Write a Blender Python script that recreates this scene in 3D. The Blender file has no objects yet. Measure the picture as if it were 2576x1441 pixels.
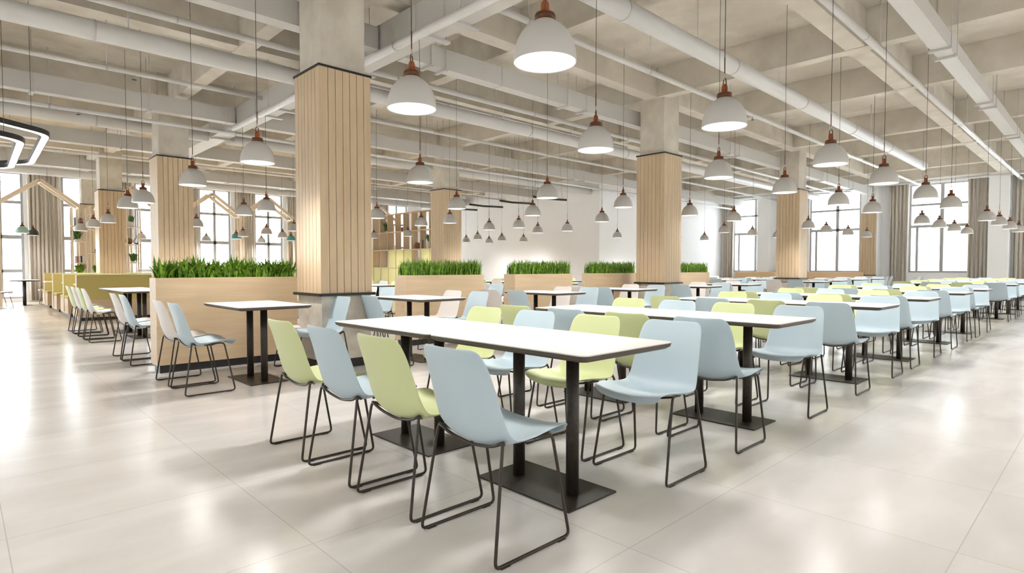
import bpy, bmesh, math, random
from mathutils import Vector, Matrix
random.seed(7)
PI = math.pi
SC = bpy.context.scene
COL = SC.collection

# ------------------------------------------------------------------ materials
def mat(name, col, rough=0.6, metal=0.0, spec=0.5):
    m = bpy.data.materials.new(name); m.use_nodes = True
    b = m.node_tree.nodes['Principled BSDF']
    b.inputs['Base Color'].default_value = (*col, 1)
    b.inputs['Roughness'].default_value = rough
    b.inputs['Metallic'].default_value = metal
    b.inputs['Specular IOR Level'].default_value = spec
    return m

def noise_mat(name, c1, c2, scale=(1, 1, 1), nscale=4.0, rough=0.7, detail=6.0, bump=0.0, lo=0.35, hi=0.65, spec=0.5, c3=None, s3=0.6, rough2=None, coat=0.0):
    """two tones mixed by a stretched noise, in object space"""
    m = mat(name, c1, rough, 0, spec); nt = m.node_tree; N = nt.nodes; L = nt.links
    b = N['Principled BSDF']
    tc = N.new('ShaderNodeTexCoord'); mp = N.new('ShaderNodeMapping'); mp.inputs['Scale'].default_value = scale
    L.new(tc.outputs['Object'], mp.inputs['Vector'])
    n = N.new('ShaderNodeTexNoise'); n.inputs['Scale'].default_value = nscale; n.inputs['Detail'].default_value = detail
    L.new(mp.outputs['Vector'], n.inputs['Vector'])
    r = N.new('ShaderNodeValToRGB'); e = r.color_ramp.elements
    e[0].position = lo; e[0].color = (*c1, 1); e[1].position = hi; e[1].color = (*c2, 1)
    L.new(n.outputs['Fac'], r.inputs['Fac'])
    out = r.outputs['Color']
    if c3:
        n2 = N.new('ShaderNodeTexNoise'); n2.inputs['Scale'].default_value = s3; n2.inputs['Detail'].default_value = 3
        L.new(tc.outputs['Object'], n2.inputs['Vector'])
        r2 = N.new('ShaderNodeValToRGB'); r2.color_ramp.elements[0].position = .45; r2.color_ramp.elements[1].position = .7
        L.new(n2.outputs['Fac'], r2.inputs['Fac'])
        mx = N.new('ShaderNodeMix'); mx.data_type = 'RGBA'
        L.new(r2.outputs['Color'], mx.inputs[0]); L.new(out, mx.inputs[6]); mx.inputs[7].default_value = (*c3, 1)
        out = mx.outputs[2]
    L.new(out, b.inputs['Base Color'])
    if bump:
        bp = N.new('ShaderNodeBump'); bp.inputs['Strength'].default_value = bump; bp.inputs['Distance'].default_value = .02
        L.new(n.outputs['Fac'], bp.inputs['Height']); L.new(bp.outputs['Normal'], b.inputs['Normal'])
    if coat: b.inputs['Coat Weight'].default_value = coat
    return m

def emit_mat(name, col, s):
    m = mat(name, (.8, .8, .8)); b = m.node_tree.nodes['Principled BSDF']
    b.inputs['Emission Color'].default_value = (*col, 1); b.inputs['Emission Strength'].default_value = s
    return m

def floor_mat(name, base, alt, joint, sx, sy, ox, oy, rough=.22, jw=.0022):
    m = mat(name, base, rough, 0, .5); nt = m.node_tree; N = nt.nodes; L = nt.links; b = N['Principled BSDF']
    tc = N.new('ShaderNodeTexCoord'); sp = N.new('ShaderNodeSeparateXYZ'); L.new(tc.outputs['Object'], sp.inputs[0])
    def M(op, a, bb=None, c=None):
        n = N.new('ShaderNodeMath'); n.operation = op
        for i, v in enumerate((a, bb, c)):
            if v is None: continue
            if isinstance(v, (int, float)): n.inputs[i].default_value = v
            else: L.new(v, n.inputs[i])
        return n.outputs[0]
    def joints(out, s, o):
        u = M('DIVIDE', M('SUBTRACT', out, o), s)
        f = M('FRACT', M('ADD', u, .5))
        d = M('ABSOLUTE', M('SUBTRACT', f, .5))
        return M('LESS_THAN', d, jw / s), M('FLOOR', M('ADD', u, 0.0))
    jx, ix = joints(sp.outputs[0], sx, ox); jy, iy = joints(sp.outputs[1], sy, oy)
    j = M('MAXIMUM', jx, jy)
    wn = N.new('ShaderNodeTexWhiteNoise'); wn.noise_dimensions = '2D'
    cb = N.new('ShaderNodeCombineXYZ'); L.new(ix, cb.inputs[0]); L.new(iy, cb.inputs[1]); L.new(cb.outputs[0], wn.inputs['Vector'])
    mp = N.new('ShaderNodeMapping'); mp.inputs['Scale'].default_value = (1.0, 2.6, 1); mp.inputs['Rotation'].default_value = (0, 0, .5)
    L.new(tc.outputs['Object'], mp.inputs['Vector'])
    n = N.new('ShaderNodeTexNoise'); n.inputs['Scale'].default_value = 1.6; n.inputs['Detail'].default_value = 8; n.inputs['Distortion'].default_value = .6
    L.new(mp.outputs['Vector'], n.inputs['Vector'])
    fac = M('ADD', M('MULTIPLY', n.outputs['Fac'], .8), M('MULTIPLY', wn.outputs['Value'], .12))
    r = N.new('ShaderNodeValToRGB'); e = r.color_ramp.elements; e[0].position = .3; e[0].color = (*base, 1); e[1].position = .65; e[1].color = (*alt, 1)
    L.new(fac, r.inputs['Fac'])
    mx = N.new('ShaderNodeMix'); mx.data_type = 'RGBA'; L.new(j, mx.inputs[0]); L.new(r.outputs['Color'], mx.inputs[6]); mx.inputs[7].default_value = (*joint, 1)
    L.new(mx.outputs[2], b.inputs['Base Color'])
    rr = M('ADD', M('MULTIPLY', n.outputs['Fac'], .10), rough - .05); L.new(rr, b.inputs['Roughness'])
    return m

def wood_mat(name, c1, c2, c3, axis, rough=.5):
    s = [22, 22, 22]; s[axis] = 1.1
    return noise_mat(name, c1, c2, scale=tuple(s), nscale=1.0, rough=rough, detail=7, c3=c3, s3=1.2, lo=.3, hi=.7, bump=.05)

M_CONC = noise_mat('concrete', (.54, .49, .41), (.70, .65, .565), (1, 1, 1), 2.6, .85, 9, .12, .3, .7, c3=(.60, .55, .465), s3=.7)
M_CONC_COL = noise_mat('concrete_column', (.50, .45, .37), (.63, .58, .495), (1, 1, .8), 4, .85, 9, .25, .3, .7)
M_STONE = noise_mat('stone_base', (.44, .39, .32), (.60, .55, .47), (1, 1, 1.3), 6, .85, 9, .6, .3, .7)
M_WHITE = mat('white_paint', (.88, .875, .87), .75)
M_WALL = mat('wall_paint', (.90, .895, .90), .8)
M_DUCT = mat('duct_paint', (.54, .52, .485), .5)
M_PIPE = mat('pipe_paint', (.66, .645, .62), .42)
M_STRAP = mat('strap_paint', (.50, .49, .465), .5)
OAK1, OAK2, OAK3 = (.52, .385, .235), (.62, .48, .315), (.55, .415, .265)
M_OAKX = wood_mat('oak_lengthwise', OAK1, OAK2, OAK3, 0)
M_OAKY = wood_mat('oak_crosswise', OAK1, OAK2, OAK3, 1)
M_OAKZ = wood_mat('oak_upright', OAK1, OAK2, OAK3, 2)
M_OAKGAP = mat('oak_groove', (.26, .13, .055), .8)
M_PALEOAK = wood_mat('pale_oak', (.70, .56, .41), (.78, .65, .51), (.72, .58, .43), 2)
M_TAN = mat('tan_panel', (.74, .53, .32), .55)
M_BLACK = mat('black_trim', (.012, .010, .008), .45)
M_FRAME = noise_mat('dark_bronze_steel', (.022, .016, .011), (.034, .026, .018), (1, 1, 1), 60, .42, 3, 0, spec=.4)
M_ROD = mat('chair_rod_steel', (.035, .026, .018), .38, .3)
M_TOP = mat('white_laminate', (.74, .735, .725), .35)
M_EDGE = mat('table_edge', (.075, .055, .038), .5)
M_BLUE = mat('light_blue_shell', (.435, .53, .58), .42)
M_GREEN = mat('pale_green_shell', (.55, .595, .31), .42)
M_GREY = mat('off_white_shell', (.68, .645, .61), .45)
SHELL = {'blue': M_BLUE, 'green': M_GREEN, 'white': M_GREY}
M_SHADE = mat('lamp_shade_grey_white', (.52, .50, .47), .55)
M_TEAL = mat('lamp_shade_teal', (.10, .33, .31), .5)
M_MINT = mat('lamp_shade_mint', (.33, .50, .43), .5)
M_DARK = mat('lamp_shade_black', (.03, .028, .027), .5)
M_LED = emit_mat('lamp_diffuser', (1, .97, .93), .5)
M_COPPER = noise_mat('copper_cap', (.085, .026, .007), (.14, .045, .012), (1, 1, 1), 8, .35, 2, 0)
M_COPPER.node_tree.nodes['Principled BSDF'].inputs['Metallic'].default_value = .35
M_ORANGE = noise_mat('orange_wood_knob', (.33, .075, .012), (.24, .045, .008), (1, 1, 4), 30, .45, 3, 0)
M_CORD = mat('black_cord', (.03, .025, .02), .6)
M_CURT = noise_mat('linen_curtain', (.50, .445, .38), (.60, .55, .48), (30, 30, 1.5), 3, .9, 4, 0)
M_WFRAME = mat('window_frame', (.40, .395, .39), .5)
M_YEL = noise_mat('mustard_fabric', (.48, .39, .125), (.53, .435, .155), (1, 1, 1), 90, .8, 3, 0)
M_YELPALE = mat('pale_yellow_panel', (.62, .60, .28), .7)
M_POT = mat('white_ceramic', (.75, .74, .72), .4)
M_SOIL = mat('soil', (.05, .032, .02), .95)
M_TIMBER = mat('pale_timber_frame', (.74, .62, .48), .6)
M_LEAFS = []
for i, (a, b_) in enumerate([((.05, .15, .004), (.22, .40, .03)), ((.03, .10, .015), (.09, .22, .04))]):
    lm = noise_mat('leaf_green_%s' % 'ab'[i], a, b_, (1, 1, 1), 22, .5, 2, 0, lo=.35, hi=.6)
    lm.node_tree.nodes['Principled BSDF'].inputs['Subsurface Weight'].default_value = 0
    M_LEAFS.append(lm)
def glass_mat():
    m = bpy.data.materials.new('window_glass'); m.use_nodes = True; nt = m.node_tree; N = nt.nodes
    for n in list(N): N.remove(n)
    o = N.new('ShaderNodeOutputMaterial'); t = N.new('ShaderNodeBsdfTransparent'); g = N.new('ShaderNodeBsdfGlossy'); g.inputs['Roughness'].default_value = .02
    t.inputs[0].default_value = (.96, .985, .99, 1)
    mx = N.new('ShaderNodeMixShader'); mx.inputs[0].default_value = .05
    nt.links.new(t.outputs[0], mx.inputs[1]); nt.links.new(g.outputs[0], mx.inputs[2]); nt.links.new(mx.outputs[0], o.inputs[0])
    return m
M_GLASS = glass_mat()
M_FLOOR = floor_mat('stone_tile_floor', (.665, .638, .612), (.75, .722, .698), (.54, .51, .47), .885, .90, .125, .41, rough=.20)
M_FLOOR2 = floor_mat('cream_plank_floor', (.66, .56, .45), (.72, .63, .53), (.5, .42, .33), 1.2, .18, 0, 0, rough=.25)

# ------------------------------------------------------------------ mesh helpers
def box(bm, x0, x1, y0, y1, z0, z1):
    vs = [bm.verts.new(p) for p in ((x0, y0, z0), (x1, y0, z0), (x1, y1, z0), (x0, y1, z0), (x0, y0, z1), (x1, y0, z1), (x1, y1, z1), (x0, y1, z1))]
    for f in ((0, 3, 2, 1), (4, 5, 6, 7), (0, 1, 5, 4), (1, 2, 6, 5), (2, 3, 7, 6), (3, 0, 4, 7)):
        bm.faces.new([vs[i] for i in f])
    return vs
def hexa(bm, pts):
    vs = [bm.verts.new(p) for p in pts]
    for f in ((0, 3, 2, 1), (4, 5, 6, 7), (0, 1, 5, 4), (1, 2, 6, 5), (2, 3, 7, 6), (3, 0, 4, 7)):
        bm.faces.new([vs[i] for i in f])
def fillet(pts, r, n=4):
    out = [Vector(pts[0])]
    for i in range(1, len(pts) - 1):
        a, b, c = Vector(pts[i - 1]), Vector(pts[i]), Vector(pts[i + 1])
        da, dc = (a - b), (c - b); rr = min(r, da.length * .45, dc.length * .45)
        p, q = b + da.normalized() * rr, b + dc.normalized() * rr
        for k in range(n + 1):
            t = k / n; out.append(p * (1 - t) ** 2 + b * 2 * t * (1 - t) + q * t * t)
    out.append(Vector(pts[-1])); return out
def tube(bm, pts, r, n=8, caps=True):
    pts = [Vector(p) for p in pts]; rings = []
    up = None
    for i, p in enumerate(pts):
        t = (pts[min(i + 1, len(pts) - 1)] - pts[max(i - 1, 0)]).normalized()
        if up is None: up = t.orthogonal().normalized()
        up = (up - t * up.dot(t)).normalized(); s = t.cross(up)
        rad = r[i] if isinstance(r, (list, tuple)) else r
        rings.append([bm.verts.new(p + (up * math.cos(2 * PI * k / n) + s * math.sin(2 * PI * k / n)) * rad) for k in range(n)])
    for a, b in zip(rings, rings[1:]):
        for k in range(n):
            f = bm.faces.new((a[k], a[(k + 1) % n], b[(k + 1) % n], b[k])); f.smooth = True
    if caps:
        bm.faces.new(rings[0][::-1]); bm.faces.new(rings[-1])
def lathe(bm, prof, n=32, cx=0, cy=0):
    rings = []
    for r, z in prof:
        if r < 1e-5: rings.append([bm.verts.new((cx, cy, z))])
        else: rings.append([bm.verts.new((cx + r * math.cos(2 * PI * k / n), cy + r * math.sin(2 * PI * k / n), z)) for k in range(n)])
    for a, b in zip(rings, rings[1:]):
        for k in range(n):
            k2 = (k + 1) % n
            if len(a) == 1 and len(b) == 1: continue
            if len(a) == 1: f = bm.faces.new((a[0], b[k], b[k2]))
            elif len(b) == 1: f = bm.faces.new((a[k], b[0], a[k2]))
            else: f = bm.faces.new((a[k], b[k], b[k2], a[k2]))
            f.smooth = True
def mesh(name, bm, m):
    bmesh.ops.recalc_face_normals(bm, faces=bm.faces)
    me = bpy.data.meshes.new(name); bm.to_mesh(me); bm.free(); me.materials.append(m); return me
def obj(name, bm, m, parent=None, loc=None):
    o = bpy.data.objects.new(name, mesh(name, bm, m)); COL.objects.link(o)
    if parent: o.parent = parent
    if loc: o.location = loc
    return o
def bevel(o, w=.004, n=2):
    b = o.modifiers.new('bevel', 'BEVEL'); b.width = w; b.segments = n; b.limit_method = 'ANGLE'; return o
def NB(): return bmesh.new()
def bx(*a):
    bm = NB(); box(bm, *a); return bm
def tag(o, label, cat, group=None, kind=None):
    o['label'] = label; o['category'] = cat
    if group: o['group'] = group
    if kind: o['kind'] = kind
    return o
def thing(name, label, cat, loc=(0, 0, 0), rz=0, group=None):
    o = bpy.data.objects.new(name, None); COL.objects.link(o); o.empty_display_size = .1
    o.location = loc; o.rotation_euler = (0, 0, rz); return tag(o, label, cat, group)
def struct(name, bm, m, parent=None, label=None):
    o = obj(name, bm, m, parent)
    if not parent: o['kind'] = 'structure'
    if label: o['label'] = label
    return o
def dup(root, loc, rz=0, label=None, group=None):
    r = root.copy(); COL.objects.link(r); r.location = loc; r.rotation_euler = (0, 0, rz)
    if label: r['label'] = label
    if group: r['group'] = group
    for ch in list(root.children):
        c = ch.copy(); COL.objects.link(c); c.parent = r
        for g in list(ch.children):
            d = g.copy(); COL.objects.link(d); d.parent = c
    return r
ORD = ['first', 'second', 'third', 'fourth', 'fifth', 'sixth', 'seventh', 'eighth', 'ninth', 'tenth', 'eleventh', 'twelfth']

# ------------------------------------------------------------------ layout numbers (metres)
WX = 26.5      # end wall with the wide windows
WY = 24.7      # long wall with the tall windows
CX, CY = 17.0, 13.15   # corner of the solid white block
ZB, ZS = 4.29, 4.83    # beam underside, slab underside

# ------------------------------------------------------------------ shell
struct('floor', bx(-7, WX, -6, WY, -.1, 0), M_FLOOR)
struct('floor_strip', bx(-3, CX, 13.6, WY, -.02, .004), M_FLOOR2)
struct('ceiling', bx(-7, WX, -6, WY, ZS, ZS + .2), M_CONC)
bm = bx(CX, WX + .3, CY, CY + .3, 0, ZS); struct('wall_inner_side', bm, M_WALL)
struct('wall_inner_end', bx(CX, CX + .3, CY + .3, WY, 0, ZS), M_WALL)
def wall_with_holes(name, axis, pos, a0, a1, holes, m, th=.3):
    """vertical slab along an axis, holes = (u0,u1,z0,z1), sorted along u"""
    bm = NB()
    def b(u0, u1, z0, z1):
        if u1 - u0 < 1e-4 or z1 - z0 < 1e-4: return
        if axis == 'x': box(bm, pos, pos + th, u0, u1, z0, z1)
        else: box(bm, u0, u1, pos, pos + th, z0, z1)
    u = a0
    for (h0, h1, z0, z1) in sorted(holes):
        b(u, h0, 0, ZS); b(h0, h1, 0, z0); b(h0, h1, z1, ZS); u = h1
    b(u, a1, 0, ZS)
    return struct(name, bm, m)
RWIN = [(10.72, 12.62), (7.27, 9.23), (3.76, 5.63), (.15, 2.05), (-3.4, -1.5)]
LC = [1.05, 3.2, 5.31, 7.43, 9.53, 11.7, 13.8, 15.8, -1.1]
LWIN = [(c - .585, c + .585) for c in LC]
wall_with_holes('wall_right', 'x', WX, -6, CY, [(a, b, .93, 4.27) for a, b in RWIN], M_WALL)
wall_with_holes('wall_left', 'y', WY, -3, CX, [(a, b, .12, 4.2) for a, b in LWIN], M_WALL)
wall_with_holes('wall_behind', 'x', -7.3, -6, WY, [(a, a + 1.2, .93, 3.6) for a in (-1, 6, 13)], M_WALL)
wall_with_holes('wall_near', 'y', -6.3, -7, WX, [(a, a + 1.2, .93, 3.6) for a in (-1.5, 5.5, 12.5, 19.5)], M_WALL)
wn = 0
def bars(bm, axis, pos, rects, d0, d1):
    for (u0, u1, z0, z1) in rects:
        if axis == 'x': box(bm, pos + d0, pos + d1, u0, u1, z0, z1)
        else: box(bm, u0, u1, pos + d0, pos + d1, z0, z1)
for (a, b) in RWIN:
    wn += 1; c = a + .45 * (b - a); e = b - .26
    bm = NB(); t = .07
    bars(bm, 'x', WX, [(a, a + t, .93, 4.27), (b - t, b, .93, 4.27), (a + t, b - t, .93, .99), (a + t, b - t, 4.22, 4.27)], .06, .16)
    w = struct('window_%d' % wn, bm, M_WFRAME)
    bm = NB(); bars(bm, 'x', WX, [(c - .055, c + .055, .99, 4.22), (a + t, b - t, 3.455, 3.53), (a + t, b - t, 2.63, 2.73), (e - .04, e + .04, .99, 2.64)], .07, .14)
    struct('window_bars', bm, M_WFRAME, w)
    bm = NB(); bars(bm, 'x', WX, [(a + t, b - t, .99, 4.22)], .10, .106); struct('pane', bm, M_GLASS, w)
    bm = NB(); bars(bm, 'x', WX, [(a - .05, b + .05, .90, .93)], -.03, .3); struct('window_sill', bm, M_WHITE, w)
for (a, b) in LWIN:
    wn += 1; c = (a + b) / 2
    bm = NB(); t = .07
    bars(bm, 'y', WY, [(a, a + t, .12, 4.2), (b - t, b, .12, 4.2), (a + t, b - t, .12, .17), (a + t, b - t, 4.14, 4.2)], .06, .16)
    w = struct('window_%d' % wn, bm, M_WFRAME)
    bm = NB(); bars(bm, 'y', WY, [(c - .045, c + .045, .17, 4.14), (a + t, b - t, 3.19, 3.28), (a + t, b - t, 2.05, 2.17), (a + t, b - t, .96, 1.06)], .07, .14)
    struct('window_bars', bm, M_WFRAME, w)
    bm = NB(); bars(bm, 'y', WY, [(a + t, b - t, .17, 4.14)], .10, .106); struct('pane', bm, M_GLASS, w)

# beams
YB = [3.02, 5.96, 9.53, 12.24, 16.11, 18.65, 22.35, 25.0]
XBM = [2.6, 6.05, 8.84, 12.8, 15.7, 19.5, 22.4, -.7, -4.1]
for i, x in enumerate(YB): struct('beam', bx(x, x + .22, -6, WY if x < CX else CY, ZB, ZS), M_CONC)
for i, y in enumerate(XBM):
    struct('beam', bx(-7, WX if y < CY else CX, y, y + .26, ZB + .006, ZS + .001), M_CONC)
for x in (0.1, -3.4): struct('beam', bx(x, x + .22, -6, WY, ZB, ZS), M_CONC)

# ------------------------------------------------------------------ columns
def boards(bm, x0, x1, y0, y1, z0, z1, n=6, first=.10, gap=.006, th=.02):
    """vertical boards round a square shaft, with open grooves between them"""
    w = x1 - x0
    us = [0, first]; step = (w - first) / n
    for k in range(n): us.append(first + step * (k + 1))
    us[-1] = w
    for a, b in zip(us, us[1:]):
        box(bm, x0 + a + (gap / 2 if a else 0), x0 + b - (gap / 2 if b < w - 1e-6 else 0), y0, y0 + th, z0, z1)
        box(bm, x0 + a + (gap / 2 if a else 0), x0 + b - (gap / 2 if b < w - 1e-6 else 0), y1 - th, y1, z0, z1)
        if True:
            lo = y0 + a + (gap / 2 if a else th); hi = y0 + b - (gap / 2 if b < w - 1e-6 else th)
            box(bm, x0, x0 + th, lo, hi, z0, z1); box(bm, x1 - th, x1, lo, hi, z0, z1)
colN = 0
def column(x, y, s=.607, top=3.24):
    i = .045
    c = struct('column', bx(x + i, x + s - i, y + i, y + s - i, top + .02, ZS), M_CONC_COL)
    struct('cladding_core', bx(x + .021, x + s - .021, y + .021, y + s - .021, .83, top), M_OAKGAP, c)
    bm = NB(); boards(bm, x, x + s, y, y + s, .83, top); struct('wood_cladding', bm, M_OAKZ, c)
    e = .012
    struct('top_trim', bx(x - e, x + s + e, y - e, y + s + e, top, top + .022), M_BLACK, c)
    struct('bottom_trim', bx(x - e - .02, x + s + e + .02, y - e - .02, y + s + e + .02, .80, .83), M_BLACK, c)
    struct('stone_base', bx(x + .01, x + s - .01, y + .01, y + s - .01, .10, .80), M_STONE, c)
    struct('plinth', bx(x + .03, x + s - .03, y + .03, y + s - .03, 0, .10), M_BLACK, c)
for (x, y) in [(2.81, 5.88), (9.55, 5.88), (16.62, 6.05), (2.81, 12.70), (9.6, 12.70), (2.86, 19.35), (9.6, 19.35)]: column(x, y)
column(3.05, 24.06)
# wall pilasters by the wide windows
for k, y in enumerate((10.62, 6.53, 2.62, -1.2)):
    p = struct('pilaster', bx(25.8, WX, y, y + .55, 0, ZS), M_WHITE)
    if k == 1:
        bm = NB()
        for j in range(6): box(bm, 25.76, 25.8, y + .092 * j, y + .092 * j + .086, .83, 3.24)
        struct('wood_cladding', bm, M_OAKZ, p, 'oak board facing')
        struct('bottom_trim', bx(25.74, 25.8, y - .02, y + .57, .80, .83), M_BLACK, p)

# ------------------------------------------------------------------ curtains
def curtain(axis, pos, u0, u1, z0, z1, amp, label, n=None):
    n = n or max(4, int((u1 - u0) / .10)); K = n * 10; bm = NB(); cols = []
    ph = random.random() * 6
    for k in range(K + 1):
        u = u0 + (u1 - u0) * k / K
        col_ = []
        for j in range(7):
            z = z0 + (z1 - z0) * j / 6; t = j / 6
            d = amp * (math.sin(2 * PI * k / 10 + ph) * (1 - .25 * t) + .35 * math.sin(2 * PI * k / 23 + ph * 2 + z * .3))
            uu = u + .012 * math.sin(k * .7 + z)
            p = (pos + d, uu, z) if axis == 'x' else (uu, pos + d, z)
            col_.append(bm.verts.new(p))
        cols.append(col_)
    for a, b in zip(cols, cols[1:]):
        for j in range(6):
            f = bm.faces.new((a[j], b[j], b[j + 1], a[j + 1])); f.smooth = True
    t = thing('curtain', label, 'curtain', group='linen curtains beside the windows')
    o = obj('drape', bm, M_CURT, t); o.modifiers.new('s', 'SOLIDIFY').thickness = .006
    bm = NB()
    if axis == 'x': tube(bm, [(pos, u0 - .08, z1 + .02), (pos, u1 + .08, z1 + .02)], .012, 6)
    else: tube(bm, [(u0 - .08, pos, z1 + .02), (u1 + .08, pos, z1 + .02)], .012, 6)
    obj('rod', bm, M_WHITE, t)
rl = ['grey-beige curtain by the white wall corner, window with tan bench ledge beneath',
      'grey-beige curtain behind the oak column, beside the middle wide window',
      'grey-beige curtain on the column side of the wide window with plain white wall below',
      'grey-beige curtain between the wide window and the tall white pier',
      'grey-beige curtain past the tall white pier, cut off by the picture edge']
for (a, b), l in zip([(12.5, 13.08), (9.3, 9.85), (5.62, 6.22), (3.22, 3.8), (1.95, 2.55)], rl): curtain('x', 26.33, a, b, .05, 4.38, .05, l)
ll = ['widest grey-beige curtain, behind the gabled timber frame by the booths',
      'grey-beige curtain behind the shelf with the glass vase',
      'grey-beige curtain seen just past the second oak column of the row',
      'grey-beige curtain between the two windows above the nearest planter',
      'grey-beige curtain against the biggest oak column, above the planter end',
      'grey-beige curtain behind the biggest oak column',
      'grey-beige curtain above the tall bookcase with pale yellow panels']
for (a, b), l in zip([(1.72, 2.56), (3.85, 4.62), (5.98, 6.76), (8.12, 8.86), (10.2, 10.8), (12.4, 13.1), (14.5, 15.15)], ll): curtain('y', 24.45, a, b, .05, 4.28, .05, l)

# ------------------------------------------------------------------ ducts and pipes
def duct(name, label, x0, x1, y0, y1, z0, z1, straps, seams=()):
    t = thing(name, label, 'duct', group='ventilation ducts')
    obj('duct_body', bx(x0, x1, y0, y1, z0, z1), M_DUCT, t)
    for s in straps:
        bm = NB()
        if x1 - x0 > y1 - y0:
            box(bm, s, s + .05, y0 - .03, y1 + .03, z0 - .03, z0 - .001)
            for yy in (y0 - .02, y1 + .02): tube(bm, [(s + .025, yy, z0 - .01), (s + .025, yy, ZS)], .005, 6)
        else:
            box(bm, x0 + .02, x1 + .12, s, s + .09, z0 - .03, z0 - .001)
            for xx in (x0 - .02, x1 + .03): tube(bm, [(xx, s + .025, z0 - .01), (xx, s + .025, ZS)], .005, 6)
        obj('hanger', bm, M_STRAP, t)
    for s in seams:
        bm = NB()
        box(bm, s, s + .02, y0 - .006, y1 + .006, z0 - .006, z1 + .006); obj('seam', bm, M_STRAP, t)
def rng(a, b, s):
    out = []; v = a
    while v < b: out.append(v); v += s
    return out
duct('ventilation_duct', 'square white duct closest to the camera, crossing over the long table row ends', 4.37, 26.4, 1.548, 1.736, 3.89, 4.09, [6.0, 6.42, 9.1, 9.5, 12.6, 13.0, 16, 16.4, 19.6, 20])
duct('ventilation_duct', 'square grey-white duct running just behind the row of oak columns over the planters', -4, 3.96, 6.6, 6.8, 3.89, 4.17, [-1, 1.0], ())
duct('ventilation_duct', 'square white duct beside the oak columns, running on to the end wall', 4.36, 26.4, 6.6, 6.8, 3.89, 4.17, [4.75, 5.0, 7.6, 8.1, 10.6, 11, 13.6, 14.1, 17, 17.5, 20, 23], (6.1,))
duct('ventilation_duct', 'square duct ending at the cross duct, over the mustard booths', -4, 3.96, 11.85, 12.05, 3.89, 4.17, [-.5, 2.5, .9], (3.8,))
duct('ventilation_duct', 'square duct beyond the cross duct, above the middle planters', 4.36, 26.4, 11.85, 12.05, 3.89, 4.17, [5.4, 5.8, 8.4, 8.9, 11.4, 14, 14.5], ())
duct('ventilation_duct', 'square duct near the tall bookcase, ending at the white block wall', -3, CX, 16.1, 16.35, 3.89, 4.2, rng(0, 16, 2.8), ())
duct('ventilation_duct', 'farthest square duct, close to the tall windows', -3, CX, 20.6, 20.9, 3.95, 4.22, rng(1, 16, 2.8), ())
duct('cross_duct', 'wide flat white duct crossing all the others between the first columns', 3.98, 4.34, -4, 16.05, 3.89, 4.21, [5.2, 5.75, 7.5, 8.1, 10.2, 10.8, 13.4], ())
def pipe(name, label, pts, r, collars=(), hang=(), group='white ceiling pipes'):
    t = thing(name, label, 'pipe', group=group)
    bm = NB(); tube(bm, pts, r, 20 if r > .08 else 12); obj('pipe_run', bm, M_PIPE, t)
    p0, p1 = Vector(pts[0]), Vector(pts[-1]); d = (p1 - p0).normalized()
    ax = 0 if abs(d.x) > .5 else 1
    for c in collars:
        q = p0.copy(); q[ax] = c; bm = NB(); tube(bm, [q - d * .012, q + d * .012], r * 1.035 + .002, 20 if r > .08 else 12); obj('collar', bm, M_STRAP, t)
    for c in hang:
        q = p0.copy(); q[ax] = c; bm = NB(); tube(bm, [q + Vector((0, 0, r * .9)), (q.x, q.y, ZS)], .006 if r < .08 else .008, 6); obj('hanger_rod', bm, M_PIPE, t)
def pipe2(name, label, pts, r, collars=(), hang=()):
    a, b = pts
    pipe(name, label + ', stretch on the booth side of the cross duct', [a, (3.975, a[1], a[2])], r, [c for c in collars if c < 3.6], [c for c in hang if c < 3.6])
    pipe(name, label + ', stretch past the cross duct', [(4.345, a[1], a[2]), b], r, [c for c in collars if c > 4.6], [c for c in hang if c > 4.6])
pipe('ceiling_pipe', 'thin white pipe over the aisle, running to the tall white pier', [(4.36, 2.35, 4.11), (26.4, 2.35, 4.11)], .048, rng(5.3, 26, 3.3), rng(6, 26, 3.3))
pipe('round_duct', 'thick round white duct in front of the columns, above the tables', [(4.36, 4.0, 4.06), (20.4, 4.0, 4.06)], .116, [5.6, 8.3, 11.0, 13.8, 16.6], [7.3, 10, 12.6, 15.2])
pipe('ceiling_pipe', 'thin white pipe closest in front of the oak columns', [(4.36, 5.15, 4.17), (26.4, 5.15, 4.17)], .042, rng(5.2, 26, 2.7), rng(5.22, 26, 2.7))
pipe2('ceiling_pipe', 'thin white pipe over the planters', [(-4, 7.95, 4.10), (26.4, 7.95, 4.10)], .042, rng(2, 26, 3.1), rng(1, 26, 3.1))
pipe2('round_duct', 'thick round white duct behind the planters', [(-4, 8.5, 3.93), (26.4, 8.5, 3.93)], .118, [1.25, 5.3, 8.6, 12], rng(1.6, 26, 2.1))
pipe2('ceiling_pipe', 'white pipe with sprinkler heads', [(-4, 10.55, 4.10), (26.4, 10.55, 4.10)], .034, rng(1.7, 26, 3), rng(1.7, 26, 3))
pipe('ceiling_pipe', 'white pipe passing just in front of the second column line', [(-4, 12.6, 3.85), (26.4, 12.6, 3.85)], .036, rng(1.2, 26, 3), rng(1.2, 26, 3))
pipe2('round_duct', 'thick round duct beyond the second columns', [(-3, 13.6, 3.93), (CX, 13.6, 3.93)], .118, rng(2, 16, 4), rng(1, 16, 3))
pipe('ceiling_pipe', 'white pipe over the booths, second from the tall windows', [(-3, 18.2, 4.0), (CX, 18.2, 4.0)], .036, rng(2, 16, 4), rng(1, 16, 3))
pipe('round_duct', 'thick round white duct closest to the tall windows', [(-3, 22.0, 3.95), (CX, 22.0, 3.95)], .118, rng(2, 16, 4), rng(1, 16, 3))
pipe('cross_pipe', 'white pipe fixed along the lower edge of the flat cross duct', [(3.93, -4, 3.80), (3.93, 11.9, 3.80)], .052, [6.15, 8.7, 10.6], [4.9, 8.9])
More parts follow.
